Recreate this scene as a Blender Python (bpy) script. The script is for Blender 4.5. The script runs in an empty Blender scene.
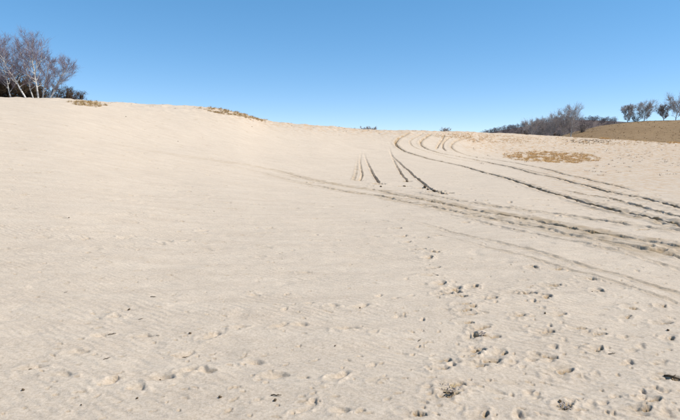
import bpy, math, random
import numpy as np
from mathutils import Vector

# ------------------------------------------------------------------ camera, sky, sun
scene = bpy.context.scene
COL = scene.collection
CAM_Z = 2.4                     # eye above the flat sand below the hummock we stand on
HFOV = math.radians(67.0)
FPX = 340.0 / math.tan(HFOV / 2)        # focal length in photo pixels (680 wide)
HORIZON = 150.0
PITCH = math.atan((210.0 - HORIZON) / FPX)

cam_data = bpy.data.cameras.new('camera')
cam = bpy.data.objects.new('camera', cam_data)
COL.objects.link(cam)
cam_data.sensor_width = 36.0
cam_data.lens = 18.0 / math.tan(HFOV / 2)
cam_data.clip_start = 0.1
cam_data.clip_end = 12000
cam.location = (0, 0, CAM_Z)
cam.rotation_euler = (math.pi / 2 - PITCH, 0, 0)
scene.camera = cam

SUN_AZ = math.radians(95.0)    # clockwise from the view direction: straight from the right
SUN_EL = math.radians(48.0)
world = bpy.data.worlds.new('World')
scene.world = world
world.use_nodes = True
wn = world.node_tree
bg = wn.nodes['Background']
sky = wn.nodes.new('ShaderNodeTexSky')
sky.sky_type = 'NISHITA'
sky.sun_disc = False
sky.sun_elevation = SUN_EL
sky.sun_rotation = SUN_AZ
sky.altitude = 5000
sky.air_density = 1.0
sky.dust_density = 0.0
sky.ozone_density = 3.0
hs = wn.nodes.new('ShaderNodeHueSaturation')      # the camera's vivid rendering of blue
hs.inputs['Saturation'].default_value = 1.3
hs.inputs['Hue'].default_value = 0.504
wn.links.new(sky.outputs[0], hs.inputs['Color'])
gm = wn.nodes.new('ShaderNodeGamma')               # and its soft tone curve
gm.inputs['Gamma'].default_value = 0.6
wn.links.new(hs.outputs[0], gm.inputs['Color'])
wn.links.new(gm.outputs[0], bg.inputs['Color'])
bg.inputs['Strength'].default_value = 0.15

sd = bpy.data.lights.new('sun', 'SUN')
sd.energy = 2.55
sd.angle = math.radians(0.5)
sd.color = (1.0, 0.945, 0.86)
sun = bpy.data.objects.new('sun', sd)
COL.objects.link(sun)
to_sun = Vector((math.sin(SUN_AZ) * math.cos(SUN_EL), math.cos(SUN_AZ) * math.cos(SUN_EL), math.sin(SUN_EL)))
sun.rotation_euler = to_sun.to_track_quat('Z', 'Y').to_euler()
sun.location = (40, -20, 60)

vs = scene.view_settings
vs.view_transform = 'Standard'
vs.look = 'None'
vs.gamma = 1.0
vs.use_curve_mapping = False
vs.exposure = 1.18

# ------------------------------------------------------------------ helpers
random.seed(7)
rng = np.random.default_rng(11)


def tag(o, label=None, cat=None, group=None, kind=None):
    if label: o['label'] = label
    if cat: o['category'] = cat
    if group: o['group'] = group
    if kind: o['kind'] = kind
    return o


def mesh_obj(name, verts, faces, mat, parent=None, smooth=False):
    me = bpy.data.meshes.new(name)
    me.from_pydata(verts, [], faces)
    if smooth:
        me.polygons.foreach_set('use_smooth', [True] * len(me.polygons))
    me.materials.append(mat)
    me.update()
    o = bpy.data.objects.new(name, me)
    COL.objects.link(o)
    o.parent = parent
    return o


def empty(name, loc, rz=0.0):
    o = bpy.data.objects.new(name, None)
    COL.objects.link(o)
    o.location = loc
    o.rotation_euler = (0, 0, rz)
    o.empty_display_size = 0.2
    return o


def copy_tree(o, parent=None):
    c = o.copy()
    COL.objects.link(c)
    c.parent = parent
    for ch in o.children:
        copy_tree(ch, c)
    return c


class MB:
    """collects tubes, blades and lumps into one vertex / face list"""
    def __init__(self):
        self.v = []; self.f = []

    def tube(self, pts, rad, sides=3, cap=False):
        base = len(self.v)
        n = len(pts)
        for i, p in enumerate(pts):
            a = pts[max(i - 1, 0)]; b = pts[min(i + 1, n - 1)]
            d = (b - a)
            if d.length < 1e-6: d = Vector((0, 0, 1))
            d.normalize()
            u = d.orthogonal().normalized(); w = d.cross(u)
            for k in range(sides):
                t = 2 * math.pi * k / sides
                q = p + (u * math.cos(t) + w * math.sin(t)) * rad[i]
                self.v.append((q.x, q.y, q.z))
        for i in range(n - 1):
            for k in range(sides):
                k2 = (k + 1) % sides
                self.f.append((base + i * sides + k, base + i * sides + k2,
                               base + (i + 1) * sides + k2, base + (i + 1) * sides + k))
        if cap:
            self.f.append(tuple(base + k for k in reversed(range(sides))))
            self.f.append(tuple(base + (n - 1) * sides + k for k in range(sides)))

    def blade(self, p, d, side, w, bend):
        base = len(self.v)
        m = p + d * 0.55 + bend * 0.25
        t = p + d + bend
        for q in (p - side * w, p + side * w, m + side * w * 0.7, m - side * w * 0.7, t):
            self.v.append((q.x, q.y, q.z))
        self.f += [(base, base + 1, base + 2, base + 3), (base + 3, base + 2, base + 4)]

    def leaf(self, p, a, b):
        base = len(self.v)
        for q in (p - a, p + b, p + a, p - b):
            self.v.append((q.x, q.y, q.z))
        self.f.append((base, base + 1, base + 2, base + 3))

    def build(self, name, mat, parent=None, smooth=False):
        return mesh_obj(name, self.v, self.f, mat, parent, smooth)


def rv(r=random):
    while True:
        v = Vector((r.uniform(-1, 1), r.uniform(-1, 1), r.uniform(-1, 1)))
        if 0.05 < v.length < 1: return v.normalized()


# ------------------------------------------------------------------ materials
def new_mat(name):
    m = bpy.data.materials.new(name)
    m.use_nodes = True
    nt = m.node_tree
    b = nt.nodes['Principled BSDF']
    b.inputs['Specular IOR Level'].default_value = 0.15
    b.inputs['Roughness'].default_value = 0.9
    return m, nt, b


def ramp(nt, src, stops):
    r = nt.nodes.new('ShaderNodeValToRGB')
    e = r.color_ramp.elements
    while len(e) < len(stops): e.new(0.5)
    for i, (p, c) in enumerate(stops):
        e[i].position = p; e[i].color = (*c, 1)
    nt.links.new(src, r.inputs[0])
    return r.outputs[0]


def noise(nt, scale, detail=4, rough=0.55, vec=None, sc=None):
    n = nt.nodes.new('ShaderNodeTexNoise')
    n.inputs['Scale'].default_value = scale
    n.inputs['Detail'].default_value = detail
    n.inputs['Roughness'].default_value = rough
    if vec is not None:
        if sc:
            mp = nt.nodes.new('ShaderNodeMapping')
            mp.inputs['Scale'].default_value = sc
            nt.links.new(vec, mp.inputs[0]); vec = mp.outputs[0]
        nt.links.new(vec, n.inputs['Vector'])
    return n.outputs['Fac']


def mixc(nt, fac, a, b, mode='MIX'):
    m = nt.nodes.new('ShaderNodeMix')
    m.data_type = 'RGBA'; m.blend_type = mode
    if isinstance(fac, (int, float)): m.inputs[0].default_value = fac
    else: nt.links.new(fac, m.inputs[0])
    for idx, x in ((6, a), (7, b)):
        if isinstance(x, tuple): m.inputs[idx].default_value = (*x, 1)
        else: nt.links.new(x, m.inputs[idx])
    return m.outputs[2]


def sand_material():
    m, nt, b = new_mat('sand')
    geo = nt.nodes.new('ShaderNodeNewGeometry')
    P = geo.outputs['Position']
    big = noise(nt, 0.16, 4, 0.6, P)
    c = ramp(nt, big, [(0.3, (0.52, 0.42, 0.322)), (0.7, (0.57, 0.465, 0.362))])
    streak = noise(nt, 1.0, 5, 0.62, P, (0.55, 2.4, 1.0))
    c = mixc(nt, 0.55, c, ramp(nt, streak, [(0.32, (0.44, 0.342, 0.255)), (0.68, (0.63, 0.525, 0.415))]))
    grain = noise(nt, 30, 5, 0.8, P)
    c = mixc(nt, 0.5, c, ramp(nt, grain, [(0.30, (0.27, 0.20, 0.135)), (0.5, (0.52, 0.425, 0.325)), (0.70, (0.73, 0.615, 0.50))]))
    # damp churned sand in tracks, plus brown shade painted into ruts and prints
    at = nt.nodes.new('ShaderNodeAttribute'); at.attribute_name = 'turned_shade'
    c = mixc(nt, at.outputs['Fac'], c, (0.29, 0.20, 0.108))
    # thin litter and stubble where grass once grew
    al = nt.nodes.new('ShaderNodeAttribute'); al.attribute_name = 'litter'
    ln = noise(nt, 1.6, 6, 0.7, P)
    lm = nt.nodes.new('ShaderNodeMath'); lm.operation = 'MULTIPLY'
    st = ramp(nt, ln, [(0.47, (0, 0, 0)), (0.6, (1, 1, 1))])
    nt.links.new(st, lm.inputs[0]); nt.links.new(al.outputs['Fac'], lm.inputs[1])
    c = mixc(nt, lm.outputs[0], c, (0.42, 0.255, 0.125))
    nt.links.new(c, b.inputs['Base Color'])
    # fine relief: wind ripples broken by noise, and grain
    mp = nt.nodes.new('ShaderNodeMapping')
    mp.inputs['Rotation'].default_value = (0, 0, math.radians(32))
    nt.links.new(P, mp.inputs[0])
    wv = nt.nodes.new('ShaderNodeTexWave')
    wv.bands_direction = 'Y'
    wv.inputs['Scale'].default_value = 2.6
    wv.inputs['Distortion'].default_value = 5.0
    wv.inputs['Detail'].default_value = 3
    wv.inputs['Detail Scale'].default_value = 1.2
    nt.links.new(mp.outputs[0], wv.inputs[0])
    patch = ramp(nt, noise(nt, 0.5, 3, 0.5, P), [(0.38, (0.1, 0.1, 0.1)), (0.6, (1, 1, 1))])
    mu = nt.nodes.new('ShaderNodeMath'); mu.operation = 'MULTIPLY'
    nt.links.new(wv.outputs['Fac'], mu.inputs[0]); nt.links.new(patch, mu.inputs[1])
    b1 = nt.nodes.new('ShaderNodeBump'); b1.inputs['Distance'].default_value = 0.014
    b1.inputs['Strength'].default_value = 0.5
    nt.links.new(mu.outputs[0], b1.inputs['Height'])
    b2 = nt.nodes.new('ShaderNodeBump'); b2.inputs['Distance'].default_value = 0.02
    b2.inputs['Strength'].default_value = 0.7
    nt.links.new(noise(nt, 13, 8, 0.82, P), b2.inputs['Height'])
    b3 = nt.nodes.new('ShaderNodeBump'); b3.inputs['Distance'].default_value = 0.05
    b3.inputs['Strength'].default_value = 0.7
    nt.links.new(noise(nt, 1.0, 6, 0.68, P, (1.6, 5.5, 1.6)), b3.inputs['Height'])
    nt.links.new(b1.outputs[0], b3.inputs['Normal'])
    nt.links.new(b3.outputs[0], b2.inputs['Normal'])
    nt.links.new(b2.outputs[0], b.inputs['Normal'])
    b.inputs['Roughness'].default_value = 1.0
    b.inputs['Specular IOR Level'].default_value = 0.08
    return m


def noisy_mat(name, stops, scale, rough=0.9, detail=4, two_sided=False):
    m, nt, b = new_mat(name)
    geo = nt.nodes.new('ShaderNodeNewGeometry')
    c = ramp(nt, noise(nt, scale, detail, 0.6, geo.outputs['Position']), stops)
    nt.links.new(c, b.inputs['Base Color'])
    b.inputs['Roughness'].default_value = rough
    return m


M_SAND = sand_material()
M_TWIG = noisy_mat('birch_twig', [(0.3, (0.15, 0.115, 0.135)), (0.7, (0.27, 0.22, 0.245))], 1.1)
M_TWIG_FAR = noisy_mat('far_twig', [(0.3, (0.31, 0.27, 0.26)), (0.7, (0.54, 0.48, 0.455))], 0.7)
M_SCRUB = noisy_mat('scrub_twig', [(0.3, (0.045, 0.030, 0.022)), (0.7, (0.11, 0.072, 0.048))], 1.3)
M_DARKLEAF = noisy_mat('dark_leaf', [(0.3, (0.045, 0.032, 0.020)), (0.7, (0.115, 0.078, 0.045))], 0.9)
M_WOOD = noisy_mat('weathered_wood', [(0.3, (0.05, 0.036, 0.024)), (0.7, (0.15, 0.11, 0.07))], 40)
M_CLOD = noisy_mat('dark_clod', [(0.3, (0.055, 0.038, 0.024)), (0.7, (0.16, 0.115, 0.07))], 60)
M_STRAW = noisy_mat('straw', [(0.25, (0.28, 0.19, 0.09)), (0.5, (0.47, 0.33, 0.16)), (0.75, (0.60, 0.46, 0.26))], 2.5)
M_RUSSET = noisy_mat('russet_grass', [(0.25, (0.46, 0.25, 0.095)), (0.5, (0.64, 0.41, 0.185)), (0.75, (0.74, 0.55, 0.30))], 3.0)
M_MEADOW = noisy_mat('meadow_tuft', [(0.3, (0.28, 0.175, 0.085)), (0.7, (0.40, 0.26, 0.135))], 0.3)
M_DRYLEAF = noisy_mat('withered_leaf', [(0.3, (0.22, 0.18, 0.155)), (0.7, (0.42, 0.35, 0.305))], 1.0)


def bark_material():
    m, nt, b = new_mat('birch_bark')
    geo = nt.nodes.new('ShaderNodeNewGeometry')
    n = noise(nt, 2.0, 4, 0.6, geo.outputs['Position'], (1, 1, 5))
    c = ramp(nt, n, [(0.34, (0.10, 0.085, 0.075)), (0.46, (0.58, 0.55, 0.51)), (0.7, (0.74, 0.71, 0.67))])
    nt.links.new(c, b.inputs['Base Color'])
    return m


M_BARK = bark_material()


def hill_material():
    m, nt, b = new_mat('dry_meadow')
    geo = nt.nodes.new('ShaderNodeNewGeometry')
    P = geo.outputs['Position']
    c = ramp(nt, noise(nt, 0.05, 5, 0.6, P), [(0.3, (0.27, 0.168, 0.083)), (0.7, (0.36, 0.235, 0.122))])
    s = ramp(nt, noise(nt, 0.5, 5, 0.65, P, (0.6, 1.4, 4)), [(0.35, (0.155, 0.096, 0.046)), (0.7, (0.30, 0.205, 0.11))])
    c = mixc(nt, 0.5, c, s)
    nt.links.new(c, b.inputs['Base Color'])
    bp = nt.nodes.new('ShaderNodeBump'); bp.inputs['Distance'].default_value = 0.25
    nt.links.new(noise(nt, 2.2, 5, 0.7, P), bp.inputs['Height'])
    nt.links.new(bp.outputs[0], b.inputs['Normal'])
    return m


M_HILL = hill_material()

# ------------------------------------------------------------------ the lie of the land
CP, SP = math.cos(PITCH), math.sin(PITCH)


def pix_dir(u, v):
    x = (u - 340.0) / FPX; yc = -(v - 210.0) / FPX
    return np.array((x, CP + yc * SP, -SP + yc * CP))


def z_at(u, v, r):
    d = pix_dir(u, v)
    return CAM_Z + r * d[2] / math.hypot(d[0], d[1])


def az_of(u, v=HORIZON):
    d = pix_dir(u, v)
    return math.atan2(d[0], d[1])


def pchip(xk, yk, x):
    xk = np.asarray(xk, float); yk = np.asarray(yk, float)
    h = np.diff(xk); dl = np.diff(yk, axis=0) / (h if yk.ndim == 1 else h[:, None])
    m = np.zeros_like(yk)
    for i in range(1, len(xk) - 1):
        a, b = dl[i - 1], dl[i]
        with np.errstate(divide='ignore', invalid='ignore'):
            w1 = 2 * h[i] + h[i - 1]; w2 = h[i] + 2 * h[i - 1]
            hm = (w1 + w2) / (w1 / a + w2 / b)
        m[i] = np.where(a * b > 0, hm, 0.0)
    m[0] = dl[0]; m[-1] = dl[-1]
    x = np.clip(x, xk[0], xk[-1])
    i = np.clip(np.searchsorted(xk, x) - 1, 0, len(xk) - 2)
    t = (x - xk[i]) / h[i]
    return ((1 + 2 * t) * (1 - t) ** 2 * yk[i] + t * (1 - t) ** 2 * h[i] * m[i]
            + t * t * (3 - 2 * t) * yk[i + 1] + t * t * (t - 1) * h[i] * m[i + 1])


# crest of the dune: (column, row, metres away)
CREST = [(-420, 96, 60), (-150, 95, 60), (0, 97.5, 62), (60, 98.5, 63), (100, 102, 65), (150, 104.5, 68), (200, 107, 70),
         (235, 112, 72), (270, 121, 76), (320, 126, 80), (350, 128.2, 83), (400, 130.5, 88), (450, 131.5, 98),
         (500, 133, 118), (560, 136.5, 132), (620, 140, 138), (680, 143.5, 138), (800, 147, 130)]
_az = [az_of(u, v) for u, v, r in CREST]
_rc = [r for u, v, r in CREST]
_zc = [z_at(u, v, r) for u, v, r in CREST]
AZK = np.array([-math.pi, -1.9] + _az + [1.6, math.pi])
RCK = np.array([70, 60] + _rc + [100, 70])
ZCK = np.array([1.5, 6.0] + _zc + [2.0, 1.5])
_keep = [k for k, c in enumerate(CREST) if not 110 < c[0] < 390]
AZS = np.array([-math.pi, -1.9] + [_az[k] for k in _keep] + [1.6, math.pi])
ZCS = np.array([1.5, 6.0] + [_zc[k] for k in _keep] + [2.0, 1.5])
T = [0.0, 0.08, 0.2, 0.33, 0.46, 0.58, 0.7, 0.82, 0.92, 1.0, 1.1, 1.3, 1.7, 2.5, 6.0, 60]
G_LEFT = [0, 0.0, 0.03, 0.115, 0.25, 0.41, 0.60, 0.79, 0.93, 1.0, 1.0, 0.93, 0.8, 0.75, 0.75, 0.75]
G_MID = [0, 0.0, 0.0, 0.0, 0.03, 0.11, 0.26, 0.52, 0.81, 1.0, 1.03, 0.95, 0.8, 0.72, 0.7, 0.7]
G_RIGHT = [0, 0.0, 0.0, 0.01, 0.06, 0.15, 0.31, 0.56, 0.82, 1.0, 1.04, 1.0, 0.95, 0.95, 0.95, 0.95]
LA0, LA1, LA2, LA3 = az_of(-120), az_of(430), az_of(440), az_of(600)


def sstep(a, b, x):
    t = np.clip((x - a) / (b - a), 0, 1)
    return t * t * (3 - 2 * t)


def base_height(x, y):
    x = np.asarray(x, float); y = np.asarray(y, float)
    r = np.hypot(x, y); az = np.arctan2(x, y)
    rc = pchip(AZK, RCK, az); zc = pchip(AZK, ZCK, az)
    t = r / rc
    gl = pchip(T, G_LEFT, t); gm = pchip(T, G_MID, t); gr = pchip(T, G_RIGHT, t)
    a = sstep(LA0, LA1, az); b = sstep(LA2, LA3, az)
    g = gl * (1 - a) + gm * a
    g = g * (1 - b) + gr * b
    zs_ = pchip(AZS, ZCS, az)                         # below the crest the slope turns more gently than its skyline
    w_ = sstep(0.72, 0.98, t)
    z = (zs_ * (1 - w_) + zc * w_) * g
    z = z + 0.75 * (1 - sstep(0.6, 3.6, r))          # the hummock under our feet
    return z


def unproject(u, v, h=0.0):
    d = pix_dir(u, v); d = d / math.hypot(d[0], d[1])
    rr = np.exp(np.linspace(math.log(3.0), math.log(400), 4000))
    zz = CAM_Z + d[2] * rr
    g = base_height(d[0] * rr, d[1] * rr) + h
    k = np.argmax(zz <= g)
    if zz[k] > g[k]: k = int(np.argmin(zz - g))
    return float(d[0] * rr[k]), float(d[1] * rr[k])


def on_ray(u, r):
    """point r metres out in the direction of a photo column"""
    a = az_of(u, 130)
    return math.sin(a) * r, math.cos(a) * r


# noise on the plane
def pn(x, y, seed):
    xi = np.floor(x).astype(np.int64); yi = np.floor(y).astype(np.int64)
    xf = x - xi; yf = y - yi

    def gr(ix, iy, dx, dy):
        h = (ix * 374761393 + iy * 668265263 + seed * 974634777) & 0xffffffff
        h = ((h ^ (h >> 13)) * 1274126177) & 0xffffffff
        h = (h ^ (h >> 16)) & 0xffff
        a = h * (2 * math.pi / 65536.0)
        return np.cos(a) * dx + np.sin(a) * dy
    u = xf * xf * xf * (xf * (xf * 6 - 15) + 10); v = yf * yf * yf * (yf * (yf * 6 - 15) + 10)
    n00 = gr(xi, yi, xf, yf); n10 = gr(xi + 1, yi, xf - 1, yf)
    n01 = gr(xi, yi + 1, xf, yf - 1); n11 = gr(xi + 1, yi + 1, xf - 1, yf - 1)
    a = n00 + (n10 - n00) * u; b = n01 + (n11 - n01) * u
    return (a + (b - a) * v) * 1.5


# polar grid, fine in the part of the dune we look at, one sheet out to the horizon
STEP = math.radians(0.085)
A_LO, A_HI = math.radians(-40), math.radians(40)
az_f = np.arange(A_LO, A_HI + STEP / 2, STEP)
az_c = np.linspace(az_f[-1], A_LO + 2 * math.pi, 82)[1:-1]
AZ = np.concatenate([az_f, az_c])
Q = 0.0038
R0 = 3.3
r_in = np.array([0.5, 1.0, 1.6, 2.2, 2.7, 3.05])
r_f = R0 * np.exp(np.arange(0, math.log(108 / R0), Q))
r_c = r_f[-1] * np.exp(np.arange(1, 108) * 0.034)
RR = np.concatenate([r_in, r_f, r_c])
NA, NR = len(AZ), len(RR)
X = RR[:, None] * np.sin(AZ)[None, :]
Y = RR[:, None] * np.cos(AZ)[None, :]
Zb = base_height(X, Y)
NIN = len(r_in)


def window(xs, ys, m):
    """row / column slice of the fine grid round some points"""
    r = np.hypot(xs, ys); a = np.arctan2(xs, ys)
    i0 = NIN + int(max(0, math.log(max(r.min() - m, R0) / R0) / Q)); i1 = NIN + int(math.log(max(r.max() + m, R0 + .01) / R0) / Q) + 2
    mm = m / max(r.min(), 1.0)
    j0 = int((a.min() - mm - A_LO) / STEP); j1 = int((a.max() + mm - A_LO) / STEP) + 2
    i1 = min(i1, NIN + len(r_f)); j0 = max(j0, 0); j1 = min(j1, len(az_f))
    return slice(i0, max(i1, i0)), slice(j0, max(j1, j0))


DZ = np.zeros((NR, NA))
TURN_SHADE = np.zeros((NR, NA))
RAD = np.hypot(X, Y)
near = 1 - sstep(60, 200, RAD)
# broad and middling undulation, wind streaks lying across the slope
DZ += near * (0.10 * pn(X / 9.0, Y / 9.0, 1) + 0.035 * pn(X / 3.1 + 7, Y / 2.3, 2))
DZ += near * 0.028 * pn((X + 0.18 * Y) / 2.4, (Y - 0.15 * X) / 0.8, 3)
DZ += near * 0.017 * pn((X + 0.2 * Y) / 0.85, (Y - 0.2 * X) / 0.24, 4) * sstep(-0.2, 0.5, pn(X / 2.5, Y / 2.5, 41))
DZ += near * 0.008 * pn(X / 0.3, Y / 0.18, 5)
# soft dimples from old, wind-smoothed prints
dm = pn(X / 0.42, Y / 0.36, 6)
DZ -= near * 0.032 * np.clip(dm - 0.28, 0, 1) * sstep(0.0, 0.45, pn(X / 4.5, Y / 4.5, 7) + 0.1)
# crest hummocks
crest_w = np.exp(-((RAD / pchip(AZK, RCK, AZ)[None, :] - 1) / 0.10) ** 2)
DZ += crest_w * (0.12 * pn(X / 2.0, Y / 2.0, 8) + 0.07 * pn(X / 0.7, Y / 0.7, 9))


# ---------------- wheel tracks: real ruts with thrown-up edges
def resample(pts, step):
    p = np.array(pts, float)
    out = []
    n = len(p)
    for i in range(n - 1):
        p0 = p[max(i - 1, 0)]; p1 = p[i]; p2 = p[i + 1]; p3 = p[min(i + 2, n - 1)]
        k = max(2, int(np.linalg.norm(p2 - p1) / step))
        for t in np.arange(k) / k:
            out.append(0.5 * ((2 * p1) + (-p0 + p2) * t + (2 * p0 - 5 * p1 + 4 * p2 - p3) * t * t
                              + (-p0 + 3 * p1 - 3 * p2 + p3) * t ** 3))
    out.append(p[-1])
    return np.array(out)


def path_field(pix, m=0.9):
    w = resample([unproject(u, v) for u, v in resample(pix, 6.0)], 0.4)
    # smooth the path a little so that it drives like a wheel
    for _ in range(6):
        w[1:-1] = 0.25 * w[:-2] + 0.5 * w[1:-1] + 0.25 * w[2:]
    D = np.full((NR, NA), 9.0); S = np.zeros((NR, NA)); s0 = 0.0
    L = np.concatenate([[0], np.cumsum(np.linalg.norm(np.diff(w, axis=0), axis=1))])
    for k in range(len(w) - 1):
        a, b = w[k], w[k + 1]
        si, sj = window(np.array([a[0], b[0]]), np.array([a[1], b[1]]), m)
        xs = X[si, sj]; ys = Y[si, sj]
        if xs.size == 0: continue
        d = b - a; l = max(np.linalg.norm(d), 1e-6)
        t = np.clip(((xs - a[0]) * d[0] + (ys - a[1]) * d[1]) / l ** 2, 0, 1)
        dx = xs - a[0] - t * d[0]; dy = ys - a[1] - t * d[1]
        dist = np.hypot(dx, dy)
        sg = np.sign(d[0] * dy - d[1] * dx)
        cur = D[si, sj]; better = dist < np.abs(cur)
        cur[better] = (dist * np.where(sg == 0, 1, sg))[better]
        S[si, sj][better] = (L[k] + t * l)[better]
    return D, S, L[-1]


def rut(pix, depth=0.09, half=0.13, berm=0.045, rough=0.35, tread=0.0, turned_shade=0.5, fade=(2.0, 2.0), seed=0, wob=0.0, steep=0.72):
    global DZ, TURN_SHADE
    D, S, L = path_field(pix)
    msk = np.abs(D) < 0.85
    d = D[msk]; s = S[msk]; x = X[msk]; y = Y[msk]
    d = d + wob * pn(x / 0.5, y / 0.5, 60 + seed) + 0.018 * pn(x / 0.3, y / 0.3, 90 + seed)
    ad = np.abs(d)
    amp = 1 + rough * 1.3 * pn(s / 1.7, s * 0 + seed * 3.3, 20 + seed) + rough * pn(x / 0.35, y / 0.35, 21 + seed)
    amp = np.clip(amp, 0.05, 1.8)
    ends = np.clip(s / fade[0], 0, 1) * np.clip((L - s) / fade[1], 0, 1)
    fl = 1 - sstep(half * steep, half * 1.12, ad)
    z = -depth * amp * fl
    if tread > 0:
        z += tread * fl * np.sin(2 * math.pi * s / 0.32 + 2.0 * d / half) * (0.6 + 0.8 * pn(s / 0.9, s * 0, 30 + seed))
    bn = np.clip(0.75 + 1.1 * pn(x / 0.30, y / 0.30, 22 + seed), 0, 2.2)
    z += berm * bn * np.exp(-((ad - half * 1.55) / (half * 0.5)) ** 2)
    DZ[msk] += z * ends
    TURN_SHADE[msk] = np.maximum(TURN_SHADE[msk], turned_shade * ends * (1 - sstep(half * 1.2, half * 2.6, ad)) * np.clip(0.7 + 0.9 * pn(x / 0.6, y / 0.6, 23 + seed), 0, 1.2))


A1 = [(700, 232), (680, 226), (651, 217), (623, 210), (598, 204), (551, 192), (516, 181), (480, 171.5), (450, 163.5), (427, 158.5),
      (404, 151), (396, 145), (396, 141.5), (401, 137), (410, 133)]
A2 = [(700, 213), (680, 207.5), (648, 199), (605, 190.5), (562, 179.5), (530, 172), (490, 163), (461, 157), (439, 152.5), (424, 147.5),
      (420, 143.5), (423, 139), (432, 134)]
A3 = [(640, 192), (590, 180), (540, 168), (500, 161), (470, 156), (456, 151), (451, 147), (453, 143), (462, 139), (476, 136)]
A4 = [(560, 176), (505, 166), (460, 159.5), (437, 154), (420, 149.5), (411, 145), (410, 141), (416, 137), (424, 133)]
A5 = [(436, 149), (439, 143.5), (443, 138), (444, 134)]
A6 = [(446, 151), (442.5, 147), (443.5, 142), (449, 138), (460, 134)]
rut(A1, 0.035, 0.30, 0.035, 0.8, 0.0, 0.30, (0.5, 2), 30, 0.10, 0.5)
rut(A2, 0.030, 0.28, 0.035, 0.8, 0.0, 0.28, (0.5, 2), 31, 0.10, 0.5)
rut(A3, 0.025, 0.26, 0.03, 0.8, 0.0, 0.25, (6, 2), 32, 0.10, 0.5)
rut(A1, 0.24, 0.115, 0.02, 0.15, 0.0, 0.9, (0.5, 2), 1, 0.03, 0.8)
rut([(u, v + 4.0) for u, v in A1[:6]], 0.03, 0.15, 0.02, 0.4, 0.0, 0.5, (0.5, 8), 8, 0.03, 0.6)
rut(A2, 0.20, 0.10, 0.03, 0.25, 0.0, 0.8, (0.5, 2), 2, 0.03, 0.8)
rut(A3, 0.15, 0.09, 0.03, 0.35, 0.0, 0.6, (6, 2), 3, 0.03, 0.8)
rut(A4, 0.07, 0.12, 0.03, 0.4, 0.0, 0.35, (6, 2), 4, 0.03)
rut(A5, 0.24, 0.13, 0.04, 0.3, 0.0, 0.5, (1, 2), 5)
rut(A6, 0.2, 0.13, 0.04, 0.3, 0.0, 0.5, (1, 2), 6)
# second, rougher wheel line beside A1 near the edge of the photo
rut([(700, 222), (670, 214), (640, 206), (610, 198), (585, 194), (560, 189)], 0.07, 0.10, 0.03, 0.5, 0.01, 0.6, (1, 3), 7, 0.03)
# the pairs that come straight down the slope and stop in the cross track
C1 = [(362, 150), (360.5, 156), (360, 163), (361, 170), (362, 175), (359.5, 181)]
C2 = [(364, 151), (365, 156), (368, 164.5), (373, 174), (379, 183.5)]
C0 = [(358.5, 153), (357, 163), (355.5, 174), (353, 181)]
C3 = [(388, 148), (391, 154), (394, 161), (400, 172), (407, 181)]
C4 = [(389, 146), (392, 155), (402, 165), (413, 175), (425, 185), (437, 192), (447, 195)]
for k, (c, dp, hf) in enumerate(((C1, .12, .085), (C2, .18, .09), (C0, .03, .10), (C3, .16, .085), (C4, .20, .095))):
    rut(c, dp, hf, 0.025, 0.3, 0.0, 0.5, (22, 0.8), 10 + k, 0.04, 0.8)
# cross track with its tread, and the shallower lines below it
B1 = [(60, 139), (105, 144), (133, 147.5), (164, 153.5), (198, 158.5), (230, 163), (250, 166), (269, 169), (286, 173), (308, 179), (347, 185.5),
      (379, 190), (412, 197), (444, 203), (470, 209), (516, 217), (551, 224.5), (587, 233), (623, 239), (673, 248), (700, 254)]
B1b = [(190, 159.5), (235, 167), (262, 172.5), (283, 178), (310, 184), (345, 191), (375, 195), (410, 202.5), (440, 209), (470, 215), (500, 221),
       (540, 229.5), (580, 238.5), (620, 246.5), (660, 254), (700, 262)]
B0 = [(400, 189), (440, 197), (480, 203.5), (520, 209.5), (560, 215), (600, 221), (640, 227.5), (700, 238)]
B2 = [(372, 215), (404, 220), (433, 227), (459, 234.5), (491, 243), (528, 251.5), (551, 258), (587, 268), (623, 277.5), (651, 286), (700, 300)]
B3 = [(410, 207), (440, 213.5), (473, 220.6), (507, 230), (539, 236.5), (566, 243), (623, 254), (651, 262), (700, 275)]
rut(B1, 0.022, 0.34, 0.024, 0.9, 0.0, 0.5, (30, 0.5), 33, 0.12, 0.5)
rut(B1b, 0.015, 0.30, 0.018, 0.9, 0.0, 0.40, (20, 0.5), 34, 0.12, 0.5)
rut(B0, 0.015, 0.28, 0.025, 0.9, 0.0, 0.25, (8, 0.5), 35, 0.12, 0.5)
rut(B1, 0.07, 0.10, 0.03, 0.45, 0.025, 0.85, (42, 0.5), 20, 0.08)
rut(B1b, 0.035, 0.11, 0.03, 0.8, 0.025, 0.5, (16, 0.5), 21, 0.08)
rut(B0, 0.035, 0.12, 0.035, 0.9, 0.02, 0.35, (6, 0.5), 22, 0.10)
rut(B2, 0.015, 0.075, 0.012, 0.6, 0.008, 0.30, (6, 0.5), 23, 0.04, 0.6)
rut([(u, v + 5.5 + 0.012 * (u - 370)) for u, v in B2[1:]], 0.014, 0.06, 0.010, 0.6, 0.006, 0.25, (6, 0.5), 24, 0.05, 0.5)
rut(B3, 0.022, 0.08, 0.02, 0.8, 0.01, 0.25, (5, 0.5), 25, 0.06, 0.5)


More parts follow.
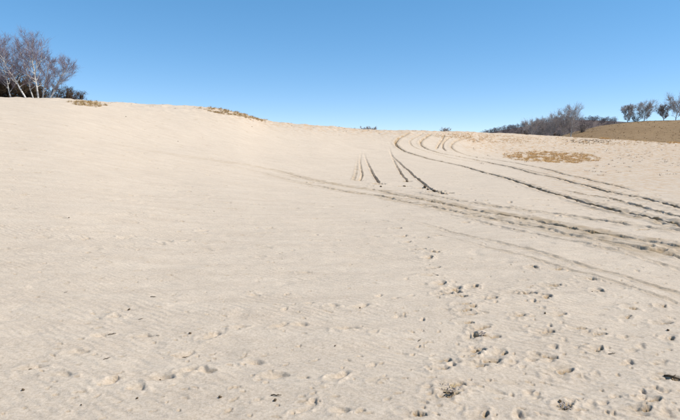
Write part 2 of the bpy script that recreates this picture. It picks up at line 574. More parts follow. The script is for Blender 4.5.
# ---------------- footprints and scuffs
def stamp(x, y, a, b, ang, depth, rim, seed, turned_shade=0.35, sharp=0.75):
    m = 3.0 * max(a, b)
    si, sj = window(np.array([x]), np.array([y]), m)
    xs = X[si, sj]; ys = Y[si, sj]
    if xs.size == 0: return
    c, s = math.cos(ang), math.sin(ang)
    p = ((xs - x) * c + (ys - y) * s) / a
    q = (-(xs - x) * s + (ys - y) * c) / b
    q = q * (1 + 0.22 * np.tanh(p * 1.5)) + 0.12 * p * p
    e = np.sqrt(p * p + q * q) + 0.30 * pn(xs / 0.10, ys / 0.10, 200 + seed)
    h = depth * (0.75 + 0.35 * np.tanh(p * 2))
    e = e + 0.06 * pn(xs / 0.05, ys / 0.05, 250 + seed)
    wall = np.clip(0.5 + 0.9 * (xs - x) / b, 0, 1)          # crumbled gently on one side, kicked steep on the other
    lo = sharp * (0.25 + 0.65 * wall)
    tt = np.clip((e - lo) / (1.12 - lo), 0, 1)
    z = -h * (1 - tt * tt * (3 - 2 * tt))
    lump = np.clip(0.7 + 1.3 * pn(xs / 0.11 + 3, ys / 0.11, 300 + seed), 0, 2.2)
    z += rim * lump * np.exp(-((e - 1.45) / 0.36) ** 2)
    DZ[si, sj] += z
    TURN_SHADE[si, sj] = np.maximum(TURN_SHADE[si, sj], turned_shade * (1 - sstep(0.7, 1.3, e)))


PR = [(88, 72), (112, 68), (96, 112), (105, 103), (182, 165), (214, 190), (128, 180), (150, 176), (178, 207), (165, 214), (295, 131),
      (343, 134), (278, 179), (318, 187), (333, 165), (402, 155), (420, 177), (541, 201), (484, 206), (474, 224), (345, 220), (384, 243),
      (200, 243), (184, 257), (220, 258), (186, 284), (180, 294), (125, 306), (121, 323), (213, 308), (195, 317), (235, 290),
      (352, 323), (325, 297), (322, 250), (418, 282), (420, 254), (558, 263), (545, 233), (150, 355), (270, 222),
      (360, 395), (558, 338), (525, 382), (500, 400), (75, 412), (200, 415), (130, 375)]
TRAIL = [(398, 228), (404, 236), (409, 243), (421, 251), (430, 259), (436, 268), (433, 276), (442, 284), (455, 289), (461, 297), (466, 306), (472, 315), (469, 323), (480, 329),
         ]
PR += [((u - 380) * 1.91, (v - 200) * 1.91) for u, v in TRAIL]
BIGP = {(186, 284), (213, 308), (130, 375), (352, 323), (322, 250), (325, 297), (184, 257), (278, 179), (558, 338), (150, 355)}
prs = random.Random(3)
for k, (px, py) in enumerate(PR):
    u, v = 380 + px / 1.91, 200 + py / 1.91
    x, y = unproject(u, v)
    big = (1.12 if (px, py) in BIGP else 0.82) * (1.08 if v < 300 else 0.76) * prs.uniform(0.8, 1.1)
    an = prs.uniform(0.1, 1.3) if k % 3 else prs.uniform(-0.5, 0.3)
    dx, dy = math.cos(an), math.sin(an)
    for q, (off, a_, b_, dp_) in enumerate(((0.045, .085, .05, .075), (-0.06, .055, .042, .055))):
        side = prs.uniform(-.03, .03)
        stamp(x + (dx * off - dy * side) * big, y + (dy * off + dx * side) * big, a_ * big, b_ * big, an + prs.uniform(-.4, .4),
              dp_ * big * prs.uniform(0.75, 1.2), 0.016 * big, 3 * k + q, 0.85, 0.95)  # strong brown tint paints shade inside the print
    # sand slumped and scuffed round the print
    stamp(x - 0.05, y, 0.23 * big, 0.13 * big, an, 0.028 * big, 0.012, 40 + k, 0.15, 0.4)
# softer prints in the left foreground
PL = [(150, 67), (180, 238), (140, 268), (258, 240), (378, 240), (330, 272), (55, 298), (287, 313), (245, 330), (195, 322), (360, 298),
      (335, 300), (605, 315), (620, 228), (645, 192), (595, 190), (545, 128), (465, 100), (490, 310), (455, 285), (110, 310), (375, 90),
      (610, 376), (205, 205), (430, 225), (455, 168), (500, 222), (540, 220)]
for k, (px, py) in enumerate(PL):
    x, y = unproject(px / 1.79, 200 + py / 1.79)
    stamp(x, y, prs.uniform(0.10, 0.17), prs.uniform(0.06, 0.085), prs.uniform(-0.4, 0.9), prs.uniform(0.03, 0.05), prs.uniform(0.006, 0.014), 60 + k, 0.15, 0.5)
# more of the same trampling, thinning out to the left
for k in range(170):
    u = 690 - abs(prs.gauss(0, 190)); v = prs.uniform(196, 419) ** 1.0
    if u < 250 and prs.random() < 0.6: continue
    x, y = unproject(u, v)
    sc = prs.uniform(0.5, 1.05)
    stamp(x, y, 0.10 * sc, 0.05 * sc, prs.uniform(-0.6, 1.4), prs.uniform(0.008, 0.035), prs.uniform(0.002, 0.008), 100 + k, 0.12, prs.uniform(0.3, 0.8))
# walked lines over the upper slope and the flat to the right
for k in range(220):
    u = prs.uniform(440, 700); v = prs.uniform(142, 225)
    x, y = unproject(u, v)
    stamp(x, y, prs.uniform(0.12, 0.26), prs.uniform(0.07, 0.13), prs.uniform(-0.6, 1.4), prs.uniform(0.02, 0.07), 0.015, 500 + k, 0.3, 0.8)
for k in range(110):
    u = prs.uniform(-20, 420); v = prs.uniform(110, 250)
    x, y = unproject(u, v)
    stamp(x, y, prs.uniform(0.14, 0.26), prs.uniform(0.09, 0.14), prs.uniform(-0.6, 1.4), prs.uniform(0.01, 0.03), 0.008, 800 + k, 0.1, 0.5)
# small crisp marks all over the near slope: hooves, birds, rolling crumbs
for k in range(800):
    u = prs.uniform(-20, 690); v = 118 + 300 * prs.random() ** 1.15
    x, y = unproject(u, v)
    f = min(2.2, max(0.55, math.hypot(x, y) / 16))
    stamp(x, y, f * prs.uniform(0.035, 0.10), f * prs.uniform(0.025, 0.045), prs.uniform(-0.6, 1.2), f * prs.uniform(0.012, 0.035), f * prs.uniform(0.003, 0.012), 1500 + k, 0.35, 0.85)
# churned pits where the tracks meet the cross track, and the dug hole at the right
for k, (u, v, a, b, dp) in enumerate([(379, 184, .45, .34, .20), (404, 186, .4, .28, .16), (407, 181.5, .35, .25, .15), (425, 188, .5, .34, .20),
                                      (436, 192, .55, .34, .20), (445, 194, .45, .28, .16), (359, 181, .4, .24, .10), (658, 252, .24, .15, .075),
                                      (667, 255, .18, .12, .05), (648, 249, .16, .12, .05), (645, 232, .3, .12, .07)]):
    x, y = unproject(u, v)
    stamp(x, y, a, b, 0.3, dp, dp * 0.18, 950 + k, 0.75, 0.9)
# churned strip between the lines of the cross track
for k in range(60):
    t = prs.random()
    i = min(int(t * (len(B1) - 9)) + 8, len(B1) - 2); f = prs.random()
    u = B1[i][0] * (1 - f) + B1[i + 1][0] * f; v = B1[i][1] * (1 - f) + B1[i + 1][1] * f + prs.uniform(-4, 7)
    x, y = unproject(u, v)
    q = min(1.0, max(0.42, math.hypot(x, y) / 28))
    stamp(x, y, q * prs.uniform(0.12, 0.28), q * prs.uniform(0.08, 0.15), prs.uniform(-1, 1), q * prs.uniform(0.03, 0.06), q * 0.022, 1100 + k, 0.4, 0.8)

Z = Zb + DZ
# litter: old stubble along the crest and over the flat to the right
LIT = 0.75 * np.exp(-((RAD / pchip(AZK, RCK, AZ)[None, :] - 1.0) / 0.09) ** 2) * sstep(az_of(180), az_of(250), AZ)[None, :]
LIT = np.maximum(LIT, 0.85 * sstep(70, 95, RAD) * (sstep(az_of(430), az_of(480), AZ) * (1 - sstep(1.2, 1.6, AZ)))[None, :])
LIT = np.maximum(LIT, 0.9 * sstep(170, 260, RAD))

LIT = np.maximum(LIT, 0.6 * sstep(16, 50, RAD) * sstep(az_of(500), az_of(600), AZ)[None, :] * (1 - sstep(1.2, 1.6, AZ))[None, :])
_px, _py = unproject(551, 157.5)
_ex = ((X - _px) / 8.2) ** 2 + ((Y - _py) / 9.0) ** 2 + 0.9 * pn(X / 3.0, Y / 3.0, 79)
LIT = np.maximum(LIT, 0.6 * (1 - sstep(0.1, 1.5, _ex)))


def build_ground():
    me = bpy.data.meshes.new('sand_dune')
    nv = NR * NA + 1
    co = np.empty((nv, 3), np.float32)
    co[:-1, 0] = X.ravel(); co[:-1, 1] = Y.ravel(); co[:-1, 2] = Z.ravel()
    co[-1] = (0, 0, Z[0].mean())
    idx = np.arange(NR * NA).reshape(NR, NA)
    nxt = np.roll(idx, -1, axis=1)
    quads = np.stack([idx[:-1], idx[1:], nxt[1:], nxt[:-1]], axis=-1).reshape(-1, 4)[:, ::-1]
    tris = np.stack([np.full(NA, nv - 1), nxt[0], idx[0]], axis=-1)
    # winding: counter-clockwise seen from above
    loops = np.concatenate([quads.ravel(), tris.ravel()]).astype(np.int32)
    nq, ntr = len(quads), len(tris)
    starts = np.concatenate([np.arange(nq) * 4, nq * 4 + np.arange(ntr) * 3]).astype(np.int32)
    tot = np.concatenate([np.full(nq, 4), np.full(ntr, 3)]).astype(np.int32)
    me.vertices.add(nv); me.vertices.foreach_set('co', co.ravel())
    me.loops.add(len(loops)); me.loops.foreach_set('vertex_index', loops)
    me.polygons.add(nq + ntr)
    me.polygons.foreach_set('loop_start', starts)
    me.polygons.foreach_set('loop_total', tot)
    me.polygons.foreach_set('use_smooth', np.ones(nq + ntr, bool))
    for nm, arr in (('turned_shade', TURN_SHADE), ('litter', LIT)):
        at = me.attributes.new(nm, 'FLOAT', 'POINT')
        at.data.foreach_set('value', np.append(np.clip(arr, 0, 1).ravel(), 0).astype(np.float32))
    me.materials.append(M_SAND)
    me.update()
    me.validate()
    o = bpy.data.objects.new('sand_dune', me)
    COL.objects.link(o)
    return tag(o, 'pale sand dune crossed by wheel tracks and footprints', 'sand', kind='structure')


ground = build_ground()


def gz(x, y):
    """height of the finished sand"""
    r = math.hypot(x, y); a = math.atan2(x, y)
    i = int(np.clip(np.searchsorted(RR, r), 0, NR - 1))
    if A_LO <= a <= A_HI:
        j = int(np.clip(round((a - A_LO) / STEP), 0, len(az_f) - 1))
        return float(base_height(x, y)) + float(DZ[i, j])
    return float(base_height(x, y))


# ------------------------------------------------------------------ hill and far land
def hill_height(x, y):
    # long swell rising to the right, its foot about 165 m away
    az = np.arctan2(x, y); r = np.hypot(x, y)
    top = pchip([az_of(470), az_of(545), az_of(580), az_of(600), az_of(630), az_of(680), az_of(800), 1.3],
                [-1.0, 2.6, 6.8, 9.0, 10.6, 11.3, 12.5, 12.0], az)
    t = sstep(152, 262, r) * (1 - 0.75 * sstep(270, 520, r))
    return base_height(x, y) - 0.6 + top * t + 0.5 * pn(x / 30, y / 30, 70) + 0.12 * pn(x / 5, y / 5, 71)


def build_hill():
    azs = np.linspace(az_of(470), 1.3, 150); rs = np.concatenate([np.linspace(146, 300, 90), np.linspace(306, 560, 40)])
    xs = rs[:, None] * np.sin(azs); ys = rs[:, None] * np.cos(azs)
    zs = hill_height(xs, ys)
    na = len(azs)
    v = np.stack([xs, ys, zs], -1).reshape(-1, 3).tolist()
    f = [(i * na + j, i * na + j + 1, (i + 1) * na + j + 1, (i + 1) * na + j) for i in range(len(rs) - 1) for j in range(na - 1)]
    o = mesh_obj('hill', v, f, M_HILL, smooth=True)
    return tag(o, 'smooth brown dry grass hill rising behind the sand', 'hill', kind='structure')


build_hill()


def land_z(x, y):
    z = gz(x, y)
    az = math.atan2(x, y); r = math.hypot(x, y)
    if az_of(470) < az < 1.3 and 146 < r < 560:
        z = max(z, float(hill_height(np.array(x), np.array(y))))
    return z


# ------------------------------------------------------------------ trees
def grow(seed, H, lean=(0, 0), r0=0.09, limbs=12, spread=0.42, twig=0.009, sub=6, twigs=7, start=0.3, curve=0.0, leaves=0, leaf=0.05):
    R = random.Random(seed)
    tr, lb, cr, lf = MB(), MB(), MB(), MB()
    top = Vector((lean[0], lean[1], H))
    n = 9
    pts = []
    for i in range(n + 1):
        t = i / n
        p = Vector((lean[0] * t ** (1 + curve), lean[1] * t ** (1 + curve), H * t)) + Vector((R.uniform(-1, 1), R.uniform(-1, 1), 0)) * 0.018 * H * min(1, 3 * t)
        pts.append(p)
    pts[0] = Vector((0, 0, 0)); base = Vector((0, 0, -0.35)) 
    rad = [r0 * (1 - t / n) ** 0.8 + 0.010 for t in range(n + 1)]
    tr.tube([base] + pts, [r0 * 1.25] + rad, 6)

    def along(t):
        q = t * n; i = min(int(q), n - 1); f = q - i
        return pts[i].lerp(pts[i + 1], f), (pts[i + 1] - pts[i]).normalized(), rad[i] * (1 - f) + rad[i + 1] * f

    def twigset(p, d, L, depth=0):
        a = p; dirn = d; path = [a]
        for s in range(3):
            dirn = (dirn + rv(R) * 0.28 + Vector((0, 0, 0.10))).normalized()
            a = a + dirn * L / 3; path.append(a)
        cr.tube(path[::1] if depth == 0 else [path[0], path[3]], [twig, twig * .8, twig * .65, twig * .4] if depth == 0 else [twig * .7, twig * .35], 3)
        if depth == 0:
            for k in range(twigs):
                q = path[R.randint(1, 3)].lerp(path[R.randint(0, 2)], R.random() * 0.5)
                twigset(q, (dirn + rv(R) * 0.85).normalized(), L * R.uniform(0.45, 0.8), 1)
        if leaves:
            for k in range(leaves):
                q = path[0].lerp(path[3], R.random()) + rv(R) * 0.10
                e = rv(R); lf.leaf(q, e * leaf * R.uniform(.6, 1.3), e.orthogonal().normalized() * leaf * R.uniform(.4, .9))

    for k in range(limbs):
        t = start + (0.97 - start) * (k + R.random()) / limbs
        p, d, r = along(t)
        az = k * 2.4 + R.uniform(-.6, .6)
        out = Vector((math.cos(az), math.sin(az), 0))
        tau = (t - start) / (1 - start)
        L = H * spread * (0.35 + 0.75 * math.sin(math.pi * min(1, 0.12 + tau * 0.83))) * R.uniform(0.7, 1.15)
        dirn = (d * R.uniform(0.5, 0.9) + out * R.uniform(0.75, 1.1)).normalized()
        path = [p]; rr = [min(r * 0.65, 0.05)]
        a = p
        for s in range(5):
            dirn = (dirn + rv(R) * 0.20 + Vector((0, 0, 0.09))).normalized()
            a = a + dirn * L / 5; path.append(a); rr.append(rr[0] * (1 - (s + 1) / 5.5) + 0.006)
        lb.tube(path, rr, 4)
        for j in range(sub):
            i = R.randint(1, 5)
            q = path[i]; dd = (path[i] - path[i - 1]).normalized()
            twigset(q, (dd + rv(R) * 0.75 + Vector((0, 0, 0.15))).normalized(), L * R.uniform(0.3, 0.5) + 0.25)
        twigset(path[-1], dirn, L * 0.35 + 0.2)
    for k in range(5):
        p, d, r = along(R.uniform(0.8, 1.0))
        twigset(p, (d + rv(R) * 0.7).normalized(), 0.10 * H)
    return tr, lb, cr, lf


def tree(name, label, cat, x, y, g, mats, group=None, rz=0.0, scale=1.0):
    e = empty(name, (x, y, land_z(x, y)), rz)
    e.scale = (scale,) * 3
    tr, lb, cr, lf = g
    if lb.v:
        tr.build('trunk', mats[0], e, True)
        tag(lb.build('branch', mats[1], e, True), kind='stuff')
    else:
        tag(tr.build('stem', mats[0], e, True), kind='stuff')
    tag(cr.build('crown', mats[2], e), kind='stuff')
    if lf.v: tag(lf.build('foliage', mats[3], e), kind='stuff')
    return tag(e, label, cat, group)


# birches on the left crest
S = 66 / FPX     # metres per photo pixel there
BIR = [(29, 66, (-24, -2), 63, 21, 'white birch leaning far left on the dune crest', 0.10, 13),
       (36, 67.5, (-12, 3), 62, 22, 'slender white birch between two leaning birches on the dune crest', 0.075, 11),
       (40.5, 66, (-3, 0), 66, 23, 'tallest upright white birch on the dune crest', 0.11, 14),
       (44, 68, (8, 2), 50, 24, 'thin white birch tilting slightly right on the dune crest', 0.07, 11),
       (51, 66.5, (19, 0), 42, 25, 'short white birch leaning right over low brown shrubs', 0.085, 12),
       (14, 69, (-9, 2), 56, 26, 'pale birch standing in dark thicket on the dune crest', 0.08, 12)]
for u, r, ln, h, sd_, lab, r0, nl in BIR:
    x, y = on_ray(u, r)
    g = grow(sd_, h * S * 0.72, (ln[0] * S * .95, ln[1] * S), r0 * .85, nl + 7, 0.33, 0.0095, 9, 10, 0.2)
    tree('birch_tree', lab, 'tree', x, y, g, (M_BARK, M_BARK, M_TWIG, M_DRYLEAF), 'birches on the dune crest')


def shrub(seed, H, W, stems=14, leaves=0, leaf=0.05, twig=0.010, sub=6):
    R = random.Random(seed)
    st, cr, lf = MB(), MB(), MB()
    for k in range(stems):
        a = R.uniform(0, 6.283); o = Vector((math.cos(a), math.sin(a), 0))
        p = o * R.uniform(0, 0.25) * W; p.z = -0.2
        dirn = (Vector((0, 0, 1)) + o * R.uniform(0.1, 0.9) * W / H).normalized()
        L = H * R.uniform(0.6, 1.05); path = [p.copy()]
        for s in range(5):
            dirn = (dirn + rv(R) * 0.2).normalized(); p = p + dirn * (L + 0.2) / 5; path.append(p.copy())
        st.tube(path, [0.028, 0.024, 0.02, 0.016, 0.012, 0.007], 4)
        for j in range(sub * 2):
            i = R.randint(1, 5); q = path[i].lerp(path[i - 1], R.random())
            d2 = (dirn + rv(R) * 0.9).normalized(); l2 = H * R.uniform(0.15, 0.35)
            e = q + d2 * l2
            cr.tube([q, q + d2 * l2 * .5 + rv(R) * .04, e], [twig, twig * .8, twig * .4], 3)
            for m in range(sub):
                q2 = q.lerp(e, R.random()); d3 = (d2 + rv(R) * 0.9).normalized()
                cr.tube([q2, q2 + d3 * l2 * R.uniform(.3, .7)], [twig * .7, twig * .35], 3)
            for m in range(leaves):
                q2 = q.lerp(e, R.random()) + rv(R) * 0.12
                ax = rv(R); lf.leaf(q2, ax * leaf * R.uniform(.6, 1.3), ax.orthogonal().normalized() * leaf * R.uniform(.4, .9))
    return st, MB(), cr, lf


# thicket round the birches
SHR = [(-4, 73, 31, 30, 31, 'dense dark brown thicket shrub left of the birches', True),
       (9, 72, 28, 26, 32, 'dark dense thicket shrub behind the leaning birch trunk', True),
       (22, 73, 24, 22, 33, 'dark brown shrub seen between the white birch trunks', True),
       (36, 71, 17, 20, 34, 'low dark shrub behind the upright birch trunks', True),
       (56, 71, 15, 20, 35, 'dark brown shrub right of the birches, tallest of the three there', False),
       (67, 70, 12.5, 18, 36, 'low brown shrub between two others right of the birches', False),
       (78, 69, 10, 16, 37, 'outermost low dark shrub, beside the tuft of straw grass', False)]
for u, r, h, w, sd_, lab, dark in SHR:
    x, y = on_ray(u, r)
    sc = r / FPX
    hh = h * sc + 0.0
    g = shrub(sd_, hh + 0.3, w * sc * 0.75, 22 if dark else 20, 13 if dark else 4, 0.08 if dark else 0.05, 0.010, 6)
    tree('thicket_shrub', lab, 'shrub', x, y, g, (M_SCRUB, M_SCRUB, M_SCRUB, M_DARKLEAF), 'shrubs round the birches')

# trees far off to the right: (column, metres, height m, spread, lean, label)
FAR = [(531, 196, 6.6, .50, (0.3, 0), 'round bare tree at the end of the far grove, beside the dark scrub', 0),
       (541, 205, 7.6, .48, (0.4, 0), 'grey bare tree second in the far grove beyond the sand', 1),
       (552, 200, 8.6, .48, (0.8, 0), 'broad bare tree in the middle of the far grove beyond the sand', 2),
       (562, 206, 9.6, .44, (1.0, 0), 'tall pale trunked tree in the far grove beyond the sand', 1),
       (571, 202, 10.6, .40, (0.6, 0), 'tallest tree of the far grove, next to the brown hill', 2),
       (627, 250, 9.4, .40, (0, 0), 'narrow pale birch on top of the brown hill', 1),
       (643.5, 252, 7.6, .68, (0.5, 0), 'round crowned brown tree on the hill beside the narrow birch', 0),
       (663, 255, 7.6, .45, (-0.6, 0), 'small grey tree on the hill beside the big round tree', 1),
       (675, 254, 11.0, .60, (0.5, 0), 'big round tree at the right end of the hill top', 0)]
for k, (u, r, h, spd, ln, lab, kind) in enumerate(FAR):
    x, y = on_ray(u, r)
    g = grow(200 + k, h * (0.62 if r > 230 else 0.8), ln, 0.17, 24, spd * (1.3 if kind == 0 else 1.2), 0.019, 10, 8, 0.08 if kind != 1 else 0.05, 0.0, 3 if r > 230 else 1, 0.10)
    tree('bare_tree', lab, 'tree', x, y, g, (M_BARK, M_BARK, M_TWIG_FAR, M_DRYLEAF), 'far trees beyond the sand')
# low dark scrub under the far grove and beside the hill trees
LOW = [(523, 190, 3.6, 5.0, 'dark scrub at the open end of the far grove', True),
       (548, 192, 2.6, 5.0, 'dark scrub under the middle of the far grove', True),
       (557, 190, 2.8, 5.0, 'darkest low scrub at the foot of the far grove', True),
       (635, 252, 4.2, 4.5, 'reddish brown bush between the two hill top trees', False),
       (582, 215, 3.6, 5.0, 'bush trailing from the far grove onto the hill', False),
       (361, 92, 0.8, 7.5, 'low dark bush showing over the middle of the crest', False),
       (372, 93, 0.9, 4.0, 'slightly taller twin of the low bush on the middle crest', False),
       (445, 105, 1.0, 4.0, 'lone dark bush on the crest where the tracks vanish', False)]
for k, (u, r, h, w, lab, dark) in enumerate(LOW):
    x, y = on_ray(u, r)
    g = shrub(300 + k, h, w * 0.6, 16, 8, 0.10 if r > 150 else 0.05, 0.02 if r > 150 else 0.012, 5)
    tree('scrub_bush', lab, 'bush', x, y, g, (M_SCRUB, M_SCRUB, M_SCRUB, M_DARKLEAF if dark else M_DRYLEAF), 'scrub beyond the sand')


# wooded rise on the far side, one mass
def far_wood(name, label, spots, mat, seed):
    R = random.Random(seed)
    mb = MB()
    for (u, r, h) in spots:
        x, y = on_ray(u, r); z = land_z(x, y)
        c = Vector((x, y, z))
        mb.tube([c + Vector((0, 0, -0.5)), c + Vector((0, 0, h * .7))], [0.14, 0.05], 3)
        for k in range(90):
            d = rv(R); d.z = abs(d.z) * 1.0
            q = c + Vector((d.x * h * .40, d.y * h * .40, h * .18 + d.z * h * .75)) * 1.0 + rv(R) * 0.3
            ax = rv(R); s = h * R.uniform(.03, .075)
            mb.leaf(q, ax * s, ax.orthogonal().normalized() * s * .6)
    return tag(mb.build(name, mat), label, 'wood', kind='stuff')


wr = random.Random(5)
sp = [(wr.uniform(470, 616), wr.uniform(330, 440), wr.uniform(2.0, 3.6)) for k in range(700)]
M_FARWOOD = noisy_mat('far_wood', [(0.3, (0.055, 0.043, 0.046)), (0.7, (0.105, 0.082, 0.082))], 0.12)


def ridge_height(x, y):
    az = np.arctan2(x, y); r = np.hypot(x, y)
    top = pchip([az_of(455), az_of(490), az_of(520), az_of(570), az_of(620), az_of(680), 1.0], [3, 12.0, 15.5, 20.0, 18.5, 12.0, 5.0], az)
    return base_height(x, y) - 0.8 + top * sstep(300, 420, r) * (1 - 0.6 * sstep(440, 700, r))


azs = np.linspace(az_of(455), 1.0, 70); rs = np.linspace(300, 760, 50)
xs = rs[:, None] * np.sin(azs); ys = rs[:, None] * np.cos(azs); zs = ridge_height(xs, ys)
mesh_v = np.stack([xs, ys, zs], -1).reshape(-1, 3).tolist()
M_RIDGE = noisy_mat('ridge_ground', [(0.3, (0.085, 0.062, 0.058)), (0.7, (0.14, 0.105, 0.09))], 0.3)
rg = mesh_obj('ridge', mesh_v, [(i * 70 + j, i * 70 + j + 1, (i + 1) * 70 + j + 1, (i + 1) * 70 + j) for i in range(49) for j in range(69)], M_RIDGE, smooth=True)
tag(rg, 'dark wooded ridge on the horizon behind the grove', 'ridge', kind='structure')
_land = land_z
land_z = lambda x, y: max(_land(x, y), float(ridge_height(np.array(x), np.array(y)))) if math.hypot(x, y) > 300 else _land(x, y)
far_wood('far_wood', 'dark bare woodland covering the far ridge', sp, M_FARWOOD, 6)
land_z = _land


# ------------------------------------------------------------------ dry grass
def grass(name, label, spots, mat, seed, h=(0.15, 0.4), w=0.012, n=14, spread=0.14):
    R = random.Random(seed)
    mb = MB()
    for (x, y) in spots:
        z = land_z(x, y)
        hs = R.uniform(0.6, 1.2)
        for k in range(n):
            a = R.uniform(0, 6.283); o = Vector((math.cos(a), math.sin(a), 0))
            p = Vector((x, y, z - 0.03)) + o * R.uniform(0, spread)
            L = R.uniform(*h) * hs
            d = (Vector((0, 0, 1)) + o * R.uniform(0.1, 0.9)).normalized() * L
            mb.blade(p, d, Vector((-o.y, o.x, 0)).lerp(o, R.random() * .5).normalized(), w * R.uniform(.6, 1.3), o * L * R.uniform(0, .5) - Vector((0, 0, L * R.uniform(0, .3))))
    return tag(mb.build(name, mat), label, 'grass', kind='stuff')


gr_ = random.Random(9)


def spots_px(n, fu, fv):
    out = []
    for _ in range(n):
        u, v = fu(), fv
        u = u if not callable(u) else u()
        vv = fv(u)
        out.append(unproject(u, vv))
    return out


def ell(n, cu, cv, ru, rv_, tilt=0.0, thr=-0.15, fq=1.0):
    out = []
    while len(out) < n:
        a, b = gr_.uniform(-1, 1), gr_.uniform(-1, 1)
        if a * a + b * b > 1 or gr_.random() < (a * a + b * b) ** 2 * 0.8: continue
        if pn(np.array([a * 3.1 * fq + cu]), np.array([b * 2.1 * fq + cv]), 77)[0] < thr: continue
        out.append(unproject(cu + a * ru, cv + b * rv_ + a * ru * tilt))
    return out


grass('dry_grass', 'straw coloured grass tuft beside the birch shrubs', ell(130, 88, 104, 20, 3.2, 0.08), M_STRAW, 1, (0.15, 0.4), 0.014)
grass('dry_grass', 'golden dry grass on the hump of the crest', ell(320, 234, 114, 36, 3.0, 0.19), M_STRAW, 2, (0.12, 0.36), 0.014)
grass('russet_grass', 'low russet grass patch on the sand right of the tracks', ell(1600, 551, 157.5, 51, 6.0, 0.03, -0.12, 2.2), M_RUSSET, 3, (0.12, 0.36), 0.016, 12, 0.22)
grass('scrub_grass', 'dark low scrub patch at the foot of the hill', ell(150, 590, 141.5, 23, 2.4, 0.0, -0.4), M_SCRUB, 4, (0.10, 0.3), 0.018)
grass('russet_grass', 'thin russet stubble where the tracks meet the crest', ell(1000, 490, 138.5, 60, 4.8, 0.05), M_RUSSET, 5, (0.08, 0.22), 0.016, 9, 0.2)
grass('russet_grass', 'rust brown tussock at the foot of the brown hill', ell(26, 605, 137.5, 6, 1.0), M_RUSSET, 6, (0.3, 0.7), 0.03)
grass('russet_grass', 'rust brown tussock at the end of the hill foot', ell(30, 674, 143, 8, 1.0), M_RUSSET, 7, (0.3, 0.6), 0.03)
sp = [unproject(gr_.uniform(110, 480), 0) for _ in range(1)]
cr_sp = []
for _ in range(230):
    u = gr_.uniform(108, 500)
    a = az_of(u, 130); rc = float(pchip(AZK, RCK, np.array([a]))[0]) * gr_.uniform(0.93, 1.02)
    if pn(np.array([u / 14.0]), np.array([3.3]), 78)[0] < 0.05 and gr_.random() < 0.7: continue
    cr_sp.append((math.sin(a) * rc, math.cos(a) * rc))
grass('crest_grass', 'sparse withered tufts dotted along the dune crest', cr_sp, M_SCRUB, 8, (0.06, 0.22), 0.012, 7, 0.16)
fl_sp = [unproject(gr_.uniform(585, 700), gr_.uniform(144, 176)) for _ in range(90)] + [unproject(gr_.uniform(470, 700), gr_.uniform(138, 165)) for _ in range(110)]
grass('sparse_grass', 'scattered dark withered tufts over the flat right of the tracks', fl_sp, M_SCRUB, 9, (0.08, 0.26), 0.016, 13, 0.28)

hr = random.Random(12); hg = []
while len(hg) < 550:
    u, r = hr.uniform(555, 720), hr.uniform(165, 275)
    hg.append(on_ray(u, r))
grass('meadow_grass', 'dry brown tufts covering the smooth hill', hg, M_MEADOW, 10, (0.2, 0.55), 0.05, 6, 0.5)

foot = [unproject(hr.uniform(556, 700), hr.uniform(137.5, 145.5)) for _ in range(240)]
grass('foot_grass', 'loose russet tufts where the brown hill meets the sand', foot, M_RUSSET, 11, (0.15, 0.45), 0.03, 8, 0.4)

# ------------------------------------------------------------------ small things lying on the sand
def twig_mesh(seed, L):
    R = random.Random(seed); mb = MB()
    p = Vector((-L / 2, 0, 0.004)); path = [p]
    for i in range(4):
        p = p + Vector((L / 4, R.uniform(-.18, .18) * L / 2, R.uniform(-.02, .05) * L)); path.append(p)
    mb.tube(path, [.006, .0065, .006, .005, .003], 5, True)
    mb.tube([path[2], path[2] + Vector((L * .2, L * .16, L * .06))], [.004, .002], 4, True)
    return mb


def clod_mesh(seed, s):
    R = random.Random(seed); mb = MB()
    n, m = 6, 4
    top = len(mb.v)
    for i in range(1, m):
        for k in range(n):
            a = 2 * math.pi * (k + .5 * (i % 2)) / n; ph = math.pi * i / m
            q = Vector((math.cos(a) * math.sin(ph), .75 * math.sin(a) * math.sin(ph), .6 * math.cos(ph))) * s * R.uniform(.75, 1.25)
            mb.v.append((q.x, q.y, q.z + s * .3))
    mb.v.append((0, 0, s * .95)); mb.v.append((0, 0, -s * .25))
    for i in range(m - 2):
        for k in range(n):
            k2 = (k + 1) % n
            mb.f.append((i * n + k, (i + 1) * n + k, (i + 1) * n + k2, i * n + k2))
    for k in range(n):
        k2 = (k + 1) % n
        mb.f.append((3 * n, k, k2)); mb.f.append((3 * n + 1, (m - 2) * n + k2, (m - 2) * n + k))
    return mb


protos_t = [twig_mesh(k, 0.11).build('dry_twig', M_WOOD) for k in range(3)]
protos_c = [clod_mesh(k, 0.026).build('dark_clod', M_CLOD, None, True) for k in range(3)]


def strew(protos, spots, label, cat, group, smin, smax, seed):
    R = random.Random(seed)
    first = [True] * len(protos)
    for k, (u, v) in enumerate(spots):
        i = k % len(protos)
        o = protos[i] if first[i] else protos[i].copy()
        if not first[i]: COL.objects.link(o)
        first[i] = False
        x, y = unproject(u, v)
        o.location = (x, y, gz(x, y) + 0.004)
        o.rotation_euler = (0, 0, R.uniform(-.5, .9))
        s = R.uniform(smin, smax); o.scale = (s, s, s)
        tag(o, label, cat, group)


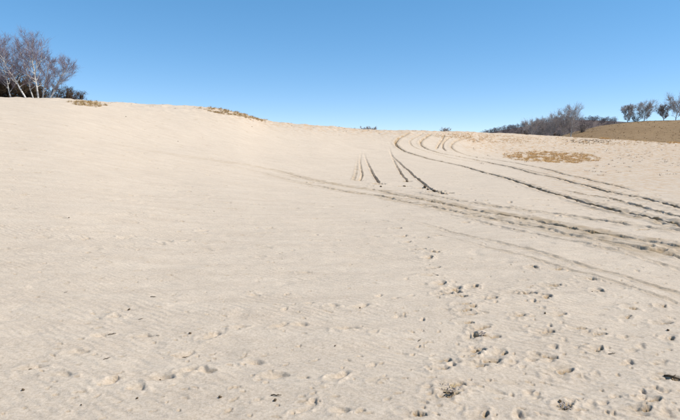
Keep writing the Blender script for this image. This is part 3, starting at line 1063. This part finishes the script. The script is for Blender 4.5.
TW = [(153, 297), (141, 318), (185, 352), (112, 333), (158, 335), (107, 357), (430, 265), (612, 352), (276, 395), (66, 291), (214, 211), (420, 339)]
CL = [(30, 367), (160, 375), (275, 399), (201, 368), (23, 390), (335, 345), (346, 328), (190, 333), (360, 308), (305, 272), (81, 403), (137, 396),
      (478, 350), (490, 361), (475, 337), (592, 294), (668, 330), (654, 400), (560, 402), (220, 396), (129, 309), (69, 219), (337, 201), (545, 315),
      ]
CLU = [(126, 117), (252, 127), (178, 141)]
strew(protos_t, TW, 'small dry twig lying alone on the open sand', 'twig', 'twigs on the sand', 0.5, 1.0, 1)
strew(protos_c, CL, 'small dark crumb of dried earth on the open sand', 'clod', 'dark crumbs on the sand', 0.35, 0.85, 2)
strew([clod_mesh(5, 0.05).build('dark_clod', M_CLOD, None, True)], CLU, 'dark lump on the upper slope just below the crest', 'clod', 'dark lumps near the crest', 0.8, 1.4, 3)
strew([clod_mesh(6, 0.15).build('dark_lump', M_CLOD, None, True), clod_mesh(7, 0.12).build('dark_lump', M_CLOD, None, True)],  # dark lumps set in the pits at the track ends
      [(379, 184), (381, 186.5), (404, 186.5), (407, 182), (425, 187.5), (428, 189.5), (434, 191.5), (438, 192.5)],
      'dark lump where the short wheel tracks end', 'clod', 'dark lumps at the ends of the short tracks', 0.7, 1.3, 4)


def withered_tuft(u, v, size, label, seed):
    R = random.Random(seed)
    x, y = unproject(u, v)
    e = empty('withered_tuft', (x, y, gz(x, y)), 0)
    st, lf, bk = MB(), MB(), MB()
    for k in range(46):
        a = R.uniform(0, 6.283); o = Vector((math.cos(a), math.sin(a), 0))
        L = size * R.uniform(.25, .6)
        st.blade(o * size * R.uniform(0, .2) + Vector((0, 0, -.01)), (o * R.uniform(.7, 1.3) + Vector((0, 0, R.uniform(.15, .7)))).normalized() * L,
                 Vector((-o.y, o.x, 0)), .0035 * R.uniform(.6, 1.4), o * L * .2 - Vector((0, 0, L * .25)))
    for k in range(34):
        a = R.uniform(0, 6.283); o = Vector((math.cos(a), math.sin(a), 0)); d = rv(R)
        lf.leaf(o * size * R.uniform(.05, .45) + Vector((0, 0, .012 + R.random() * .02)), d * .014, d.orthogonal().normalized() * .007)
    bk.tube([Vector((-.30, -.22, .004)) * size, Vector((-.16, -.30, .03)) * size, Vector((.02, -.28, .04)) * size, Vector((.12, -.18, .02)) * size],
            [.006, .010, .010, .005], 6, True)
    tag(st.build('dry_stem', M_STRAW, e), kind='stuff'); tag(lf.build('shrivelled_leaf', M_DRYLEAF, e), kind='stuff'); bk.build('root', M_WOOD, e, True)
    tag(e, label, 'tuft')


withered_tuft(450, 391, 0.26, 'tan withered plant tuft with a dark curved root amid the footprints', 1)
withered_tuft(482, 334, 0.15, 'little withered straw sprig sticking out of the line of footprints', 2)
withered_tuft(566, 408, 0.16, 'small flattened dry sprig beside the deepest footprints', 3)
# weathered stick half sunk beside the footprints
x, y = unproject(672, 376)
mb = MB()
mb.tube([Vector((-.075, 0, .0)), Vector((-.03, .008, .012)), Vector((.02, -.004, .014)), Vector((.08, .004, .006))], [.010, .014, .013, .007], 6, True)
mb.tube([Vector((.0, 0, .012)), Vector((.03, .035, .03))], [.006, .003], 5, True)
o = mb.build('stick', M_WOOD, None, True)
o.location = (x, y, gz(x, y) + 0.004); o.rotation_euler = (0, 0.03, math.radians(-38))
tag(o, 'short thick dark weathered stick lying among the footprints', 'stick')
